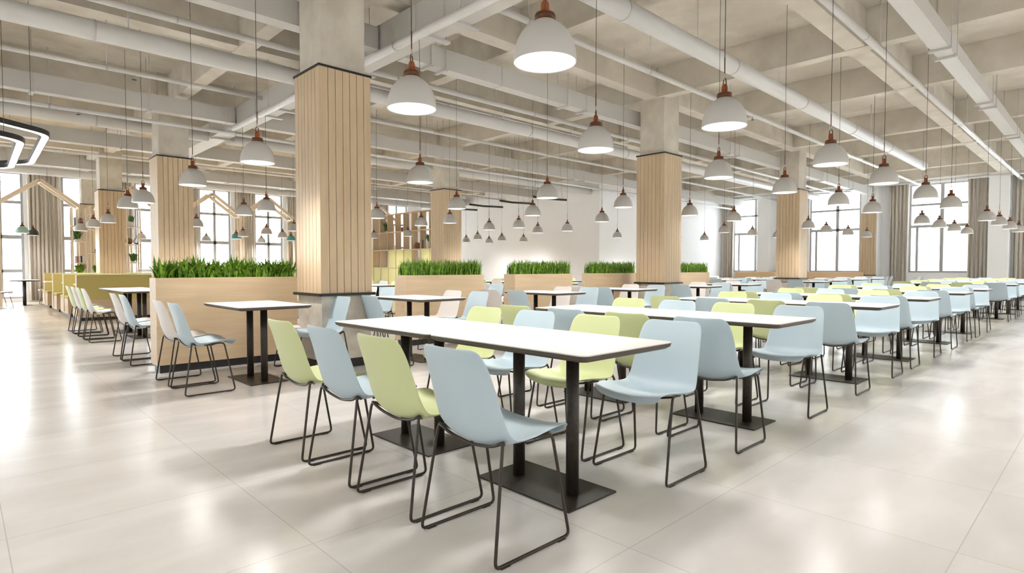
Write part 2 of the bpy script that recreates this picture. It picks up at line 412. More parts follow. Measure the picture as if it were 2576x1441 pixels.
pipe('wall_pipe', 'white pipe along the end wall above the wide windows', [(25.2, -4, 4.2), (25.2, 13, 4.2)], .045, [0, 4, 8], [1, 5, 9])
t = thing('cable_tray', 'narrow white cable channel above the thick round duct behind the columns', 'cable tray')
obj('channel', bx(4.4, 12.5, 8.78, 8.83, 4.17, 4.21), M_STRAP, t)
for x in rng(4.5, 12, 1.12): obj('bracket', bx(x, x + .04, 8.79, 8.82, 4.03, 4.17), M_STRAP, t)
# sprinklers
def sprinkler(x, y, z, label):
    t = thing('sprinkler', label, 'sprinkler', (x, y, z), group='small ceiling sprinklers')
    bm = NB(); tube(bm, [(0, 0, .05), (0, 0, -.02)], [.012, .012], 8); obj('body', bm, M_STRAP, t)
    bm = NB(); lathe(bm, [(0, -.02), (.035, -.022), (.034, -.027), (0, -.03)], 12); obj('deflector', bm, M_FRAME, t)
sprinkler(2.05, 10.55, 4.02, 'dark sprinkler head under the white pipe over the booths')
sprinkler(1.6, 12.6, 3.80, 'small sprinkler head beside the hexagonal ring lamps')
sprinkler(11.6, 5.15, 4.09, 'small sprinkler head on the thin pipe in front of the columns')

# ------------------------------------------------------------------ chairs
def chair_shell():
    prof = [(.220, .404, .155), (.234, .424, .190), (.226, .443, .212), (.17, .446, .226), (.09, .432, .234), (.0, .411, .234), (-.07, .402, .230), (-.12, .412, .224), (-.155, .450, .219),
            (-.178, .508, .213), (-.194, .580, .208), (-.209, .65, .203), (-.224, .71, .198), (-.238, .757, .191), (-.244, .784, .176), (-.248, .800, .150)]
    LIFT = [.020, .022, .022, .026, .034, .042, .050, .052, .050, .046, .040, .034, .028, .022, .016, .012]
    bm = NB(); rows = []; M = 8
    for i, (x, z, w) in enumerate(prof):
        a = Vector(prof[max(i - 1, 0)][:2]); b = Vector(prof[min(i + 1, len(prof) - 1)][:2]); tdir = (b - a).normalized()
        nrm = Vector((tdir.y, -tdir.x))     # towards the sitter
        if nrm.y < 0 and i < 6: nrm = -nrm
        row = []
        s = i / (len(prof) - 1)
        lift = LIFT[i]
        for k in range(M + 1):
            v = (k / M) * 2 - 1
            e = abs(v) ** 2.2
            row.append(bm.verts.new((x + nrm.x * lift * e, v * w, z + nrm.y * lift * e)))
        rows.append(row)
    for a, b in zip(rows, rows[1:]):
        for k in range(M):
            f = bm.faces.new((a[k], a[k + 1], b[k + 1], b[k])); f.smooth = True
    return bm
def sled_leg(sgn):
    bm = NB()
    y0, y1 = sgn * .198, sgn * .230
    pts = [(-.095, sgn * .160, .428), (-.136, y0, .455), (-.205, y1, .008), (.205, y1, .008), (.120, sgn * .212, .440), (.06, sgn * .19, .436), (-.03, sgn * .165, .424)]
    tube(bm, fillet(pts, .028, 4), .0068, 8)
    for x in (-.155, .155): box(bm, x - .022, x + .022, y1 - .0075, y1 + .0075, 0, .006)
    return bm
def under_frame():
    bm = NB()
    tube(bm, fillet([(-.136, -.196, .450), (-.128, -.13, .420), (-.124, 0, .402), (-.128, .13, .420), (-.136, .196, .450)], .05, 4), .0068, 8)
    tube(bm, fillet([(.05, -.185, .430), (.05, -.06, .404), (.05, .06, .404), (.05, .185, .430)], .04, 4), .006, 8)
    return bm
def make_chair(kind, label):
    t = thing('sled_chair', label, 'chair')
    s = obj('seat_shell', chair_shell(), SHELL[kind], t)
    so = s.modifiers.new('t', 'SOLIDIFY'); so.thickness = .009; so.offset = 0
    sb = s.modifiers.new('s', 'SUBSURF'); sb.levels = 2; sb.render_levels = 2
    obj('under_frame', under_frame(), M_ROD, t)
    obj('sled_leg', sled_leg(1), M_ROD, t); obj('sled_leg', sled_leg(-1), M_ROD, t)
    return t
PROTO = {}
def chair(kind, x, y, rz, label, group):
    if kind not in PROTO:
        PROTO[kind] = t = make_chair(kind, label); t.location = (x, y, 0); t.rotation_euler = (0, 0, rz); t['group'] = group
        return t
    return dup(PROTO[kind], (x, y, 0), rz, label, group)

# ------------------------------------------------------------------ tables
def slab_outline(hx, hy, r, n=5):
    pts = []
    for cx, cy, a0 in ((hx - r, hy - r, 0), (-hx + r, hy - r, 90), (-hx + r, -hy + r, 180), (hx - r, -hy + r, 270)):
        for k in range(n + 1):
            a = math.radians(a0 + 90 * k / n); pts.append((cx + r * math.cos(a), cy + r * math.sin(a)))
    return pts
def prism(bm, outs):
    """outs: list of (outline, z)"""
    rings = [[bm.verts.new((x, y, z)) for x, y in o] for o, z in outs]
    n = len(rings[0])
    for a, b in zip(rings, rings[1:]):
        for k in range(n): bm.faces.new((a[k], a[(k + 1) % n], b[(k + 1) % n], b[k]))
    bm.faces.new(rings[0][::-1]); bm.faces.new(rings[-1])
def make_table(label, hx=.338, hy=.534):
    t = thing('dining_table', label, 'table')
    bm = NB(); prism(bm, [(slab_outline(hx - .002, hy - .002, .034), .7455), (slab_outline(hx - .002, hy - .002, .034), .750)]); obj('tabletop', bm, M_TOP, t)
    bm = NB(); prism(bm, [(slab_outline(hx - .022, hy - .022, .03), .718), (slab_outline(hx - .004, hy - .004, .034), .730), (slab_outline(hx, hy, .036), .7455)]); obj('edge_band', bm, M_EDGE, t)
    obj('base_plate', bx(-.178, .178, -.316, .316, 0, .009), M_FRAME, t)
    bm = NB(); box(bm, -.16, .16, -.26, .26, .708, .718); obj('top_bracket', bm, M_FRAME, t)
    for y in (-.185, .185):
        bm = NB(); tube(bm, [(0, y, .009), (0, y, .708)], .0315, 24); obj('leg', bm, M_FRAME, t)
    return t
TP = None
def table(x, y, label, group):
    global TP
    if TP is None:
        TP = make_table(label); TP.location = (x, y, 0); TP['group'] = group; return TP
    return dup(TP, (x, y, 0), 0, label, group)

ROWS = [2.143, 4.06, 6.32, 8.22, 10.44, 12.34, 16.25, 18.15, 20.1, 22.05]
for i, X in enumerate(ROWS):
    o = ORD[i]
    # long pair of tables nearest the camera aisle
    table(X, 2.0, 'white table with dark edge, %s row from camera, aisle end of the joined pair' % o, 'long white tables by the aisle')
    table(X, 3.075, 'white table with dark edge, %s row from camera, inner end of aisle-side pair' % o, 'long white tables by the aisle')
    for k, (y, c) in enumerate(zip((1.77, 2.313, 2.855, 3.398), ('blue', 'green', 'blue', 'green'))):
        cn = {'blue': 'light blue', 'green': 'pale green', 'white': 'off-white'}
        chair(c, X - .55, y, 0, '%s chair, back to us, %s row of long aisle tables, %s from aisle' % (cn[c], o, ORD[k]), 'chairs at the long aisle tables')
        chair(c, X + .60, y, PI, '%s chair facing us, %s row of long aisle tables, %s from aisle' % (cn[c], o, ORD[k]), 'chairs at the long aisle tables')
    sx = {4: X + .09, 6: X}.get(i, X); sy = {6: 5.72}.get(i, 5.90)
    table(sx, sy, 'small single white table, %s row, in front of the planter line' % o, 'single tables before the planters')
    if i < 9:
        table(X, 8.12, 'small single white table, %s row, just beyond the planter line' % o, 'single tables behind the planters')
    for yy, nm, g, ks in ((5.715, 'before the planters', 'chairs at the single tables before the planters', ('blue', 'white')), (7.87, 'behind the planters', 'chairs at the single tables behind the planters', ('blue', 'white'))):
        if i == 9 and yy > 7: continue
        for k, c in enumerate(ks):
            pos = ('nearer', 'farther')[k]
            if i == 4 and yy < 7 and k == 1:
                chair(c, X + .66, yy + .545 * k, PI, '%s chair facing us, %s seat at %s single table %s' % (cn[c], pos, o, nm), g); continue
            if i == 4 and yy < 7: yy = 5.60
            chair(c, X - .55, yy + .545 * k, 0, '%s chair, back to us, %s seat at %s single table %s' % (cn[c], pos, o, nm), g)
            chair(c, X + .60, yy + .545 * k, PI, '%s chair facing us, %s seat at %s single table %s' % (cn[c], pos, o, nm), g)
    if i < 9:
        table(X, 10.83, 'white table, %s row beyond the planters, nearer one of a joined pair' % o, 'long tables beyond the planters')
        table(X, 11.905, 'white table, %s row beyond the planters, farther one of a joined pair' % o, 'long tables beyond the planters')
        for k, (y, c) in enumerate(zip((10.67, 11.23, 11.76, 12.38), ('white', 'green', 'white', 'green'))):
            if i and k % 2 == 0: c = ('white', 'blue')[(i + k // 2) % 2]
            if not (2.81 - .3 < X - .55 < 3.6 and y > 12.2): chair(c, X - .55, y, 0, '%s chair, back to us, %s row beyond planters, %s from the planters' % (cn[c], o, ORD[k]), 'chairs beyond the planters')
            if y > 12.2 and (2.5 < X + .6 < 3.7 or 9.2 < X + .6 < 10.5): continue
            chair(c, X + .60, y, PI, '%s chair facing us, %s row beyond planters, %s from the planters' % (cn[c], o, ORD[k]), 'chairs beyond the planters')
# side-on chairs by the pilaster
for k, (x, y, c) in enumerate([(23.3, 5.9, 'blue'), (23.85, 5.9, 'white'), (24.4, 5.9, 'blue'), (23.5, 5.0, 'blue'), (24.05, 5.0, 'white'), (24.6, 5.0, 'blue')]):
    chair(c, x, y, PI / 2 if k < 3 else PI / 2, '%s chair seen side-on by the wood-faced pier, %s of the %s three' % (cn[c], ('nearest', 'middle', 'last')[k % 3], ('inner', 'outer')[k // 3]), 'side-on chairs by the end wall')

# ------------------------------------------------------------------ pendants
def make_pendant(label, shade_m, z=2.133, top=ZS):
    t = thing('pendant_lamp', label, 'lamp')
    R = .1575; H = .195
    bm = NB(); prof = [(R, 0), (R + .002, .004), (R * .995, .03)]
    for k in range(1, 11):
        a = math.radians(8 + 74 * k / 10); prof.append((max(.05, R * math.cos(a) ** .92), .012 + H * math.sin(a) / math.sin(math.radians(82))))
    prof = [p for p in prof if p[0] > .0505] + [(.05, .207), (.0, .209)]
    lathe(bm, prof, 40); obj('shade', bm, shade_m, t)
    bm = NB(); lathe(bm, [(0, .012), (R - .004, .012), (R - .004, .002), (0, .002)], 40); obj('diffuser', bm, M_LED, t)
    bm = NB(); lathe(bm, [(0, .205), (.053, .205), (.053, .232), (.049, .242), (.03, .246), (0, .246)], 28); obj('cap', bm, M_COPPER, t)
    bm = NB(); lathe(bm, [(.0215, .244), (.0215, .285), (.018, .300), (.010, .309), (0, .311)], 20); obj('knob', bm, M_ORANGE, t)
    bm = NB(); a = [(0, -.034, .242), (0, -.034, .295)] + [(0, -.034 * math.cos(PI * k / 10), .305 + .045 * math.sin(PI * k / 10)) for k in range(11)] + [(0, .034, .295), (0, .034, .242)]
    mt = Matrix.Rotation(-.80, 3, 'Z'); tube(bm, [mt @ Vector(p) for p in a], .0042, 8); obj('bail', bm, M_COPPER, t)
    bm = NB(); tube(bm, [(0, 0, .345), (0, 0, .385)], .0062, 10); obj('clip', bm, M_STRAP, t)
    bm = NB(); tube(bm, [(0, 0, .38), (0, 0, .50)], .0045, 8); obj('sleeve', bm, M_COPPER, t)
    bm = NB(); tube(bm, [(0, 0, .50), (0, 0, top - z)], .0026, 6); obj('cord', bm, M_CORD, t)
    return t
PP = {}
BULB = bpy.data.lights.new('bulb_or_fill', 'SPOT'); BULB.energy = 55; BULB.color = (1, .972, .95); BULB.spot_size = math.radians(160); BULB.spot_blend = 1; BULB.shadow_soft_size = .15
SOFT = BULB.copy(); SOFT.energy = 34; SOFT.shadow_soft_size = .3
WIDE_FILL = BULB.copy(); WIDE_FILL.shadow_soft_size = .8  # soft spot for the added fill lights out of view, no fitting
def pendant(x, y, label, kind='grey-white', z=2.133):
    ms = {'grey-white': M_SHADE, 'teal': M_TEAL, 'mint': M_MINT, 'black': M_DARK}
    if kind not in PP:
        PP[kind] = t = make_pendant(label, ms[kind.split()[0]], top=3.885 if 'short' in kind else ZS); t.location = (x, y, z); t['group'] = 'dome pendant lamps'; return t
    t = dup(PP[kind], (x, y, z), 0, label, 'dome pendant lamps')
    return t
def pendant(x, y, label, kind='grey-white', z=2.133, _p=pendant):
    t = _p(x, y, label, kind, z)
    l = bpy.data.objects.new('bulb_or_fill', SOFT if (x > 13 and y > 13) or y > 21 else BULB); COL.objects.link(l); l.parent = t; l.location = (0, 0, -.012)
    return t
LY = [(2.02, 'aisle end of the long table'), (3.20, 'inner end of the long table'), (5.87, 'the single table before the planters'), (8.02, 'the single table behind the planters'), (10.68, 'the far long table, near end'), (11.82, 'the far long table, far end')]
for i, X in enumerate(ROWS):
    for j, (y, nm) in enumerate(LY):
        if i > 8 and j > 3: continue
        xx, yy = (16.0, 5.6) if (i == 6 and j == 2) else (X + .02, y)
        pendant(xx, yy, 'grey-white dome lamp with copper cap, %s row, over %s' % (ORD[i], nm), 'grey-white short' if i == 1 else 'grey-white')
BY = [15.93, 17.9, 19.9]
for j, y in enumerate(BY):
    for k, (x, nm) in enumerate(((2.53, 'open end of the'), (4.36, 'inner end of the'))):
        pendant(x, y, 'grey-white dome lamp over the %s %s mustard booth' % (nm, ORD[j]))
    pendant(6.83, y, 'grey-white dome lamp before the tall windows, %s in the line past the booths' % ORD[j])
for x, y, l in ((10.6, 15.95, 'grey-white dome lamp hanging in front of the bookcase, larger one'), (10.5, 17.9, 'grey-white dome lamp before the bookcase, partly behind the biggest column'),
                (13.7, 16.12, 'grey-white dome lamp against the white wall, nearest the far oak column'), (14.97, 16.2, 'grey-white dome lamp against the white wall, middle of the small ones'),
                (16.06, 16.13, 'grey-white dome lamp against the white wall, farthest from the bookcase'), (15.96, 18.05, 'smallest low grey-white lamp against the white wall'),
                (14.81, 18.13, 'low grey-white lamp at the edge of the far oak column'), (8.05, 19.7, 'pale dome lamp before the window beside the teal lamp')):
    pendant(x, y, l)
pendant(6.9, 24.0, 'small pale dome lamp low in the window with the gabled frame'); pendant(8.95, 24.0, 'small pale dome lamp low in the window nearest the biggest column')
pendant(4.75, 23.9, 'small grey lamp low in the window behind the second column')
pendant(7.2, 21.65, 'teal dome lamp in front of the curtain, farther from the big column', 'teal'); pendant(9.17, 21.65, 'teal dome lamp beside the biggest oak column', 'teal')
pendant(1.44, 22.4, 'mint green dome lamp against the bright window', 'mint'); pendant(1.78, 23.7, 'black dome lamp in front of the wide curtain', 'black')

# ------------------------------------------------------------------ planters
def blade(bm, x, y, z, h, w, lean, ang, kink=0):
    d = Vector((math.cos(ang), math.sin(ang), 0)); s = Vector((-d.y, d.x, 0)); prev = None
    for k in range(5):
        t = k / 4; p = Vector((x, y, z)) + d * (lean * t * t * h) + Vector((0, 0, h * (t - .28 * lean * t * t)))
        ww = w * (1 - t) ** .6 * (.55 + 1.3 * t if t < .5 else 1.2) * .5 if k < 4 else 0
        if k < 4: cur = [bm.verts.new(p - s * ww), bm.verts.new(p + s * ww)]
        else: cur = [bm.verts.new(p)]
        if prev:
            f = bm.faces.new((prev[0], prev[1], cur[1], cur[0])) if len(cur) == 2 else bm.faces.new((prev[0], prev[1], cur[0])); f.smooth = True
        prev = cur
def make_planter(label, x0, x1, y0=6.885, y1=7.155, broad=False):
    L = x1 - x0; W = y1 - y0
    t = thing('planter_box', label, 'planter', ((x0 + x1) / 2, (y0 + y1) / 2, 0), group='oak planter boxes with grass')
    bm = NB(); th = .018
    box(bm, -L / 2, L / 2, -W / 2, -W / 2 + th, .085, 1.0); box(bm, -L / 2, L / 2, W / 2 - th, W / 2, .085, 1.0)
    box(bm, -L / 2, -L / 2 + th, -W / 2 + th, W / 2 - th, .085, 1.0); box(bm, L / 2 - th, L / 2, -W / 2 + th, W / 2 - th, .085, 1.0); box(bm, -L / 2 + th, L / 2 - th, -W / 2 + th, W / 2 - th, .085, .1)
    obj('box_body', bm, M_OAKX, t)
    obj('plinth', bx(-L / 2 + .03, L / 2 - .03, -W / 2 + .03, W / 2 - .03, 0, .085), M_BLACK, t)
    obj('soil', bx(-L / 2 + th, L / 2 - th, -W / 2 + th, W / 2 - th, .95, .975), M_SOIL, t)
    rn = random.Random(3 if broad else 5); bm = NB()
    n = 900 if broad else 1300
    for k in range(n):
        x = rn.uniform(-L / 2 + .03, L / 2 - .03); y = rn.uniform(-W / 2 + .03, W / 2 - .03)
        bump = .5 + .5 * math.sin(x * 9 + 1) * math.sin(x * 23 + y * 7)
        h = (.15 + .11 * rn.random() + .07 * bump)
        blade(bm, x, y, .965, h, rn.uniform(.022, .042) if broad else rn.uniform(.013, .022), rn.uniform(.1, .9) if broad else rn.uniform(.02, .45), rn.uniform(0, 2 * PI))
    obj('foliage', bm, M_LEAFS[0], t)
    return t
make_planter('biggest oak planter with leafy green grass, beside the nearest column', 1.49, 2.985, broad=True)
P2 = make_planter('oak planter of grass, first one past the nearest column', 4.53, 5.98)
for x0, l in ((6.66, 'oak planter of grass, second past the nearest column, blue chair before it'), (8.71, 'oak planter of grass touching the second oak column'), (11.78, 'smallest-looking oak planter, past the second oak column')):
    dup(P2, (x0 + .725, 7.02, 0), 0, l)

# ------------------------------------------------------------------ mustard booths
def booth(y, label, near, far, x0=1.8, x1=5.2, fd=.65):
    t = thing('booth_bench', label, 'bench', (x0, y, 0), group='mustard booth benches')
    L = x1 - x0
    bm = bx(0, L, -.045, .045, .44, .95); obj('back_panel', bm, M_YEL, t)
    obj('panel_cap', bx(-.012, L + .012, -.055, .055, .95, .965), M_YELPALE, t)
    obj('end_strip', bx(-.014, 0, -.05, .05, .10, .95), M_PALEOAK, t)
    y0 = -.65 if near else -.045; y1 = fd if far else .045
    obj('seat_box', bx(0, L, y0, y1, .07, .40), M_OAKX, t)
    if not near: obj('back_board', bx(0, L, -.055, -.045, .07, .44), M_OAKX, t)
    obj('plinth', bx(.04, L, y0 + .03, y1 - .03, 0, .07), M_BLACK, t)
    for a, b, ok in ((y0, -.05, near), (.05, y1, far)):
        if ok: bevel(obj('seat_cushion', bx(-.005, L, a - .01, b, .40, .475), M_YEL, t), .015, 2)
booth(14.90, 'mustard booth bench closest to us, with its long plain back showing', False, True)
booth(16.92, 'double-sided mustard booth bench, second from us', True, True)
booth(18.95, 'double-sided mustard booth bench, third from us', True, True, 1.8, 2.83, .37)
booth(20.95, 'mustard booth bench nearest the tall windows', True, True)
def booth_table(x, y, label):
    t = thing('booth_table', label, 'table', (x, y, 0), group='pale wood booth tables')
    bevel(obj('tabletop', bx(-.55, .55, -.33, .33, .72, .75), M_PALEOAK, t), .006)
    bm = NB(); tube(bm, [(0, 0, .012), (0, 0, .72)], .035, 16); obj('leg', bm, M_FRAME, t)
    obj('base_plate', bx(-.22, .22, -.2, .2, 0, .012), M_FRAME, t)
for k, y in enumerate((15.93, 17.93, 19.95)):
    booth_table((2.45, 2.45, 2.26)[k], y, 'pale wood table at the open end of the %s mustard booth' % ORD[k])
    booth_table(4.2, y, 'pale wood table deep inside the %s mustard booth' % ORD[k])

# ------------------------------------------------------------------ gabled timber frames near the windows
def gable(xc, y, label, hw=.93, zt=3.70, ze=2.98, depth=.55, legs=True):
    t = thing('timber_gable', label, 'frame', (xc, y, 0), group='gabled timber house frames')
    for nm, yy in (('front_gable', 0), ('rear_gable', depth)):
        bm = NB(); w = .035
        for s in (-1, 1):
            a = Vector((0, yy, zt)); b = Vector((s * hw, yy, ze)); d = (b - a).normalized(); n = Vector((-d.z, 0, d.x)) * .05
            pts = []
            for z_ in (-w, w):
                o_ = Vector((0, z_, 0)); pts += [a - n + o_, b - n + o_, b + n + o_, a + n + o_]
            hexa(bm, pts)
        obj(nm, bm, M_TIMBER, t)
    obj('ridge_beam', bx(-.03, .03, 0, depth, zt - .06, zt), M_TIMBER, t)
    for s in (-1, 1): obj('eave_beam', bx(s * hw - .03, s * hw + .03, -.03, depth + .03, ze - .06, ze), M_TIMBER, t)
    if legs:
        for s in (-1, 1):
            for yy in (0, depth): obj('post', bx(s * hw - .03, s * hw + .03, yy - .03, yy + .03, 0, ze - .06), M_TIMBER, t)
for xc, l in ((1.84, 'gabled pale timber frame before the wide curtain, beside the picture edge'), (4.15, 'gabled pale timber frame with its peak behind a white lamp by the second column'),
              (6.55, 'gabled pale timber frame in front of the window above the nearest planter'), (8.5, 'gabled pale timber frame reaching the biggest oak column'), (13.3, 'gabled pale timber frame peeking over the bookcase')):
    gable(xc, 22.0, l)

# ------------------------------------------------------------------ open shelves with plants behind the booths
def shelf_rack(x0, x1, y, zs, top, label, boards_side=True):
    t = thing('open_shelf', label, 'shelf', (x0, y, 0), group='open timber shelves behind the booths')
    W = x1 - x0
    for x in (0, W - .04):
        for yy in (0, .31): obj('post', bx(x, x + .04, yy, yy + .04, 0, top), M_TIMBER, t)
    for z in zs: obj('shelf_board', bx(-.01, W + .01, -.01, .36, z - .025, z), M_TIMBER, t)
shelf_rack(2.52, 2.90, 21.62, (.88, 1.27, 1.92, 2.37), 2.92, 'narrow open timber shelf with books and a trailing plant')
shelf_rack(2.96, 3.32, 21.62, (.92, 1.56, 2.30, 2.75), 3.0, 'open timber shelf in front of the oak column, bowl on its board')
shelf_rack(3.9, 4.3, 21.62, (.9, 1.27, 1.86, 2.41), 3.0, 'open timber shelf with a potted plant and a glass vase')
def leafy(bm, r, n, seed, w=.03, droop=.6, z0=0, up=1.0):
    rn = random.Random(seed)
    for k in range(n):
        a = rn.uniform(0, 2 * PI); rr = r * .45 * rn.random()
        blade(bm, rr * math.cos(a), rr * math.sin(a), z0 + rn.uniform(0, r * .7) * up, rn.uniform(.5, 1) * r, w, rn.uniform(.2, droop), a + rn.uniform(-.6, .6))
def plant(x, y, z, r, potr, poth, label, mi=1, seed=1, shape='bush', n=110):
    t = thing('potted_plant', label, 'plant', (x, y, z), group='small potted plants')
    bm = NB(); lathe(bm, [(0, 0), (potr * .78, 0), (potr, poth), (potr * .88, poth), (potr * .8, poth * .85), (0, poth * .85)], 20); obj('pot', bm, M_POT, t)
    bm = NB(); leafy(bm, r, n, seed, r * .28, .95 if shape == 'bush' else .35, poth * .85); obj('leaves', bm, M_LEAFS[mi], t)
plant(2.66, 21.8, 1.92, .22, .06, .06, 'trailing green plant on the narrow shelf, middle board', 1, 2)
plant(2.71, 21.8, .88, .22, .12, .06, 'bushy bright green plant in a low white bowl behind the booth', 0, 3)
plant(3.14, 21.8, .92, .17, .07, .05, 'small vivid green plant just above the booth back', 0, 4)
plant(3.12, 21.8, 2.30, .17, .06, .05, 'dark trailing plant hidden under the dome lamp', 1, 5)
plant(4.06, 21.75, 2.41, .16, .085, .16, 'green plant in a rounded white pot on the upper board', 1, 6, 'up')
plant(4.1, 21.75, 1.27, .2, .09, .05, 'dark leafy plant spilling over the lowest visible board', 1, 7)
def books(x, y, z, cols, dx, h, lab, grp):
    for k, c in enumerate(cols):
        hh = h * (1 - .08 * (k % 3))
        o = obj('book', bx(-dx * .45, dx * .45, -.08, .08, 0, hh), c, None, (x + k * dx, y, z)); tag(o, lab % ORD[k], 'book', grp)
MB = [mat('book_grey', (.25, .26, .25), .7), mat('book_white', (.7, .68, .66), .7), mat('book_red', (.45, .12, .10), .7), mat('book_dark', (.05, .05, .06), .7)]
books(2.62, 21.8, 2.37, [MB[0], MB[1], MB[0], MB[3], MB[0]], .045, .26, 'grey-toned upright book on the top shelf board, %s from the post', 'grey books on the top board')
books(2.62, 21.8, 1.27, [MB[1], MB[2], MB[1], MB[3], MB[1]], .045, .2, 'upright book with white and red neighbours, %s on the lower shelf board', 'red and white books')
def lathe_thing(name, label, cat, x, y, z, prof, m, grp=None):
    bm = NB(); lathe(bm, prof, 24); o = obj(name, bm, m, None, (x, y, z)); tag(o, label, cat, grp); return o
M_WOODBOWL = mat('dark_bowl', (.22, .12, .06), .6)
M_VGLASS = mat('clear_vase_glass', (.85, .9, .92), .05); M_VGLASS.node_tree.nodes['Principled BSDF'].inputs['Transmission Weight'].default_value = .9
lathe_thing('tray', 'flat dark tray on the shelf before the oak column', 'tray', 3.14, 21.8, 1.56, [(0, 0), (.13, 0), (.15, .02), (.14, .02), (.12, .01), (0, .01)], M_WOODBOWL)
lathe_thing('bowl', 'small round brown bowl on the flat tray', 'bowl', 3.17, 21.8, 1.575, [(0, 0), (.05, 0), (.085, .06), (.07, .12), (.06, .12), (.07, .06), (0, .01)], M_WOODBOWL)
lathe_thing('wooden_vase', 'round brown wooden vase beside the glass vase', 'vase', 4.0, 21.8, 1.86, [(0, 0), (.05, 0), (.10, .08), (.09, .17), (.04, .2), (.03, .2), (.08, .16), (0, .02)], M_WOODBOWL)
lathe_thing('glass_vase', 'clear round glass vase on the shelf', 'vase', 4.2, 21.8, 1.86, [(0, 0), (.05, 0), (.09, .07), (.08, .15), (.04, .2), (.035, .2), (.075, .15), (.085, .07), (0, .01)], M_VGLASS)

# ------------------------------------------------------------------ tall bookcase
BX0, BXD = 11.5, .25
rowsz = [.42, 1.10, 1.74, 2.39, 3.04]
bays = [15.0 + .52 * k for k in range(11)]
t = thing('bookcase', 'tall oak open bookcase with pale yellow back panels beyond the biggest column', 'bookcase', (BX0, 15.0, 0))
for z in rowsz + [.0]: obj('shelf_board', bx(0, BXD, 0, bays[-1] - 15, z, z + .03), M_OAKY, t)
for y in bays: obj('divider', bx(.002, BXD - .002, y - 15 - .0125, y - 15 + .0125, .03, 3.04), M_OAKZ, t)
opn = {(1, 3), (1, 8)}
for r in (0, 1):
    for k in range(10):
        if (r, k) in opn or (r == 1 and k == 8): continue
        z0, z1 = rowsz[r] + .03, rowsz[r + 1]
        if (r == 1 and k in (3, 7)): continue
        obj('back_panel', bx(.02, .035, bays[k] - 15 + .013, bays[k + 1] - 15 - .013, z0, z1), M_YELPALE, t)
for k in range(10): obj('back_panel', bx(.02, .035, bays[k] - 15 + .013, bays[k + 1] - 15 - .013, .03, .42), M_YELPALE, t)
def yb(px_y): return px_y
plant(11.66, 16.3, 1.77, .2, .09, .24, 'cactus-like plant in a tall white pot beside the dark books', 1, 11, 'up', 60)
plant(11.66, 19.25, 1.77, .2, .07, .24, 'slim green plant in a narrow white pot at the bookcase far end', 1, 12, 'up', 50)
plant(11.66, 18.75, 1.13, .14, .09, .12, 'round green plant in a white bowl in an open lower bay', 0, 13, 'bush', 90)
plant(11.66, 18.9, 2.42, .24, .07, .06, 'trailing green plant on the upper bookcase board', 1, 14)
plant(11.66, 15.85, 2.42, .11, .05, .05, 'tiny dark plant in a small white pot high on the bookcase', 1, 15)
books(11.6, 16.62, 1.77, [MB[3]], .04, .3, 'dark upright book beside the tall white pot, %s one', None)
lathe_thing('brown_vase', 'brown rounded ornament on the middle bookcase board', 'ornament', 11.66, 16.95, 1.77, [(0, 0), (.07, 0), (.12, .08), (.08, .2), (.05, .22), (.0, .22)], M_WOODBOWL)
lathe_thing('teal_vase', 'small teal vase on the middle bookcase board', 'vase', 11.66, 17.75, 1.77, [(0, 0), (.05, 0), (.03, .1), (.06, .16), (.05, .26), (0, .26)], M_TEAL)
lathe_thing('grey_jar', 'grey round jar on the middle bookcase board', 'jar', 11.66, 18.25, 1.77, [(0, 0), (.08, 0), (.11, .08), (.09, .16), (.0, .18)], M_STRAP)
lathe_thing('ring_ornament', 'small brown ornament on the upper bookcase board', 'ornament', 11.66, 17.85, 2.42, [(0, 0), (.07, 0), (.09, .07), (.06, .14), (.0, .16)], M_WOODBOWL)

# ------------------------------------------------------------------ tan wall benches under the wide windows
for (a, b, l) in ((6.9, 9.55, 'tan bench with high pale back below the middle wide window'), (10.1, 12.0, 'tan bench with high back below the window nearest the corner')):
    t = thing('wall_bench', l, 'bench', (25.45, a, 0), group='tan wall benches')
    bevel(obj('back_rest', bx(.0, .16, 0, b - a, .45, .93), M_TAN, t), .01)
    bevel(obj('seat', bx(-.5, 0, 0, b - a, .40, .48), M_TAN, t), .015)
    obj('seat_base', bx(-.46, .14, .02, b - a - .02, 0, .40), M_TAN, t)

# ------------------------------------------------------------------ table and chairs by the tall windows
t = table(1.45, 22.36, 'white table standing before the bright window, beside the booths', 'tables by the tall windows')
for (x, y, rz, c, l) in ((.86, 21.0, 0.25, 'white', 'off-white chair facing the window table, nearest the picture edge'), (2.02, 22.5, PI, 'white', 'off-white chair tucked between window table and booth'), (.42, 20.2, 0, 'white', 'off-white chair cut off by the picture edge, before the window')):
    chair(c, x, y, rz, l, 'chairs by the tall windows')

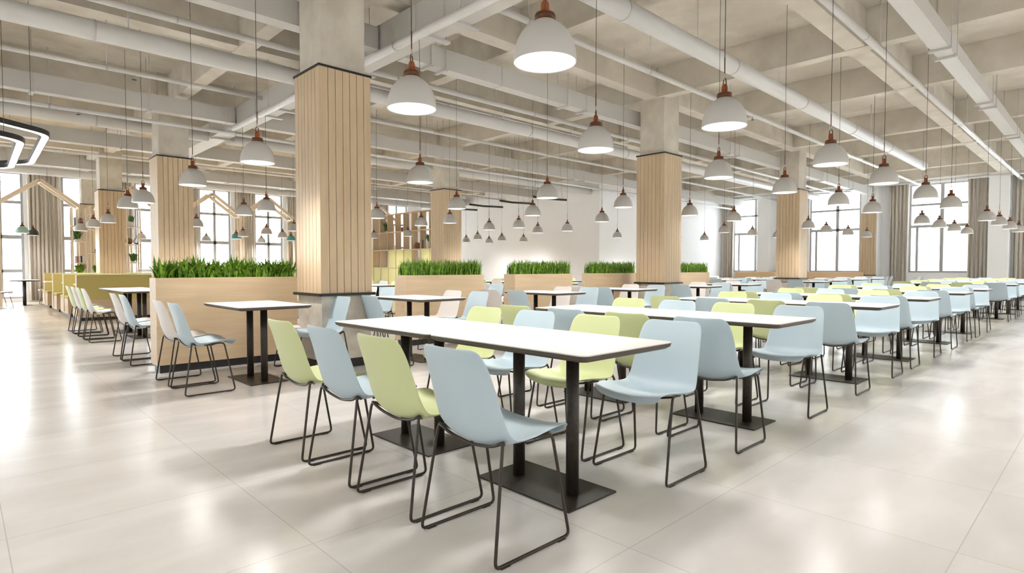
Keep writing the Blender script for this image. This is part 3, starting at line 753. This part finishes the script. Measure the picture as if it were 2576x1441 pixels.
# ------------------------------------------------------------------ hexagonal ring lamps and bent black lights
def ring_lamp(pts, z, label, w=.10):
    cx = sum(p[0] for p in pts) / len(pts); cy = sum(p[1] for p in pts) / len(pts)
    t = thing('ring_lamp', label, 'lamp', (cx, cy, z), group='hexagonal ring lamps')
    loop = [(p[0] - cx, p[1] - cy) for p in pts]
    # round the corners
    P = []
    n = len(loop)
    for i in range(n):
        a, b, c = Vector(loop[i - 1]), Vector(loop[i]), Vector(loop[(i + 1) % n])
        da, dc = a - b, c - b; r = min(.22, da.length * .4, dc.length * .4); p, q = b + da.normalized() * r, b + dc.normalized() * r
        for k in range(6): u = k / 5; P.append(p * (1 - u) ** 2 + b * 2 * u * (1 - u) + q * u * u)
    n = len(P)
    def offs(d):
        out = []
        for i in range(n):
            tg = (P[(i + 1) % n] - P[i - 1]).normalized(); out.append(P[i] + Vector((-tg.y, tg.x)) * d)
        return out
    def band(name, d0, d1, z0, z1, m):
        bm = NB(); A, B = offs(d0), offs(d1)
        ra = [[bm.verts.new((v.x, v.y, zz)) for v in Q] for Q, zz in ((A, z0), (B, z0), (B, z1), (A, z1))]
        for r in range(4):
            for i in range(n): bm.faces.new((ra[r][i], ra[r][(i + 1) % n], ra[(r + 1) % 4][(i + 1) % n], ra[(r + 1) % 4][i]))
        obj(name, bm, m, t)
    band('housing', -w / 2, w / 2, .006, .07, M_BLACK); band('light_strip', -w / 2 + .01, w / 2 - .01, 0, .006, M_LED)
    for k in (0, n // 3, 2 * n // 3):
        bm = NB(); tube(bm, [(P[k].x, P[k].y, .07), (P[k].x, P[k].y, ZS - z)], .0025, 6); obj('suspension_wire', bm, M_CORD, t)
ring_lamp([(.93, 10.1), (.98, 13.1), (-.3, 14.6), (-1.9, 13.6), (-2.0, 10.3), (-.5, 8.9)], 2.9, 'larger black hexagonal ring lamp with white underside light')
ring_lamp([(.64, 9.75), (.68, 12.5), (-.3, 13.3), (-1.4, 12.5), (-1.5, 9.9), (-.3, 9.0)], 2.72, 'smaller ring lamp hanging inside the larger hexagonal one')
for k, y in enumerate((10.2, 11.42, 12.68, 13.85)):
    t = thing('bent_light', 'slim black bent linear light before the white wall, %s from us' % ORD[k], 'lamp', (11.1, y, 2.9), group='bent black linear lights')
    bm = NB(); tube(bm, [(-.55, .06, 0), (.0, .14, 0), (.62, -.04, 0)], .028, 8); obj('light_bar', bm, M_BLACK, t)
    for x in (-.5, .55):
        bm = NB(); tube(bm, [(x, .05, .02), (x * .7, .05, ZS - 2.9)], .002, 5); obj('suspension_wire', bm, M_CORD, t)

# ------------------------------------------------------------------ camera, light
cam = bpy.data.cameras.new('camera'); co = bpy.data.objects.new('camera', cam); COL.objects.link(co)
f, pitch, yaw, roll = 1461.1, .0319, .8073, -.0002
cam.sensor_width = 36; cam.lens = f / 2576 * 36; cam.clip_start = .05; cam.clip_end = 200
fw = Vector((math.cos(yaw), math.sin(yaw), 0)); rt = Vector((math.sin(yaw), -math.cos(yaw), 0)); up = Vector((0, 0, 1))
F = fw * math.cos(pitch) - up * math.sin(pitch); U = up * math.cos(pitch) + fw * math.sin(pitch)
R = rt * math.cos(roll) + U * math.sin(roll); U = U * math.cos(roll) - rt * math.sin(roll)
m = Matrix((R, U, -F)).transposed().to_4x4(); m.translation = Vector((0, 0, 1.1034)); co.matrix_world = m
SC.camera = co

w = bpy.data.worlds.new('World'); SC.world = w; w.use_nodes = True
bg = w.node_tree.nodes['Background']; bg.inputs['Color'].default_value = (.93, .97, 1, 1); bg.inputs['Strength'].default_value = 6.0
def area(name, loc, rot, sx, sy, e, col=(1, .96, .9)):
    l = bpy.data.lights.new(name, 'AREA'); l.shape = 'RECTANGLE'; l.size = sx; l.size_y = sy; l.energy = e; l.color = col
    o = bpy.data.objects.new(name, l); COL.objects.link(o); o.location = loc; o.rotation_euler = rot; return o

for x in (-4.2, -1.6):  # unseen fill lights behind the camera, added to lift floor and ceiling bounce
    for y in (-4.2, -1.6, 1.2, 4.0, 7.0, 10.0, 13.0, 16.0):
        l = bpy.data.objects.new('bulb_or_fill', WIDE_FILL); COL.objects.link(l); l.location = (x, y, 2.5)
for x in (1.2, 4.06, 6.32, 8.22, 10.44, 12.34, 14.5, 16.25, 18.15, 20.1, 22.05, 24.2):  # more added fill lights without fixtures, along the aisle side out of view
    for y in (-4.2, -1.6):
        l = bpy.data.objects.new('bulb_or_fill', WIDE_FILL); COL.objects.link(l); l.location = (x, y, 2.5)
SC.view_settings.view_transform = 'Standard'; SC.view_settings.look = 'None'; SC.view_settings.exposure = 0.74; SC.view_settings.gamma = 1
SC.view_settings.use_curve_mapping = False
SC.cycles.max_bounces = 6; SC.cycles.diffuse_bounces = 4; SC.cycles.glossy_bounces = 2; SC.cycles.transmission_bounces = 4; SC.cycles.transparent_max_bounces = 8
SC.cycles.use_denoising = True; SC.cycles.use_adaptive_sampling = True; SC.cycles.adaptive_threshold = .2; SC.cycles.adaptive_min_samples = 14; SC.cycles.use_light_tree = True
SC.cycles.sample_clamp_indirect = 8
SC.cycles.caustics_reflective = False; SC.cycles.caustics_refractive = False
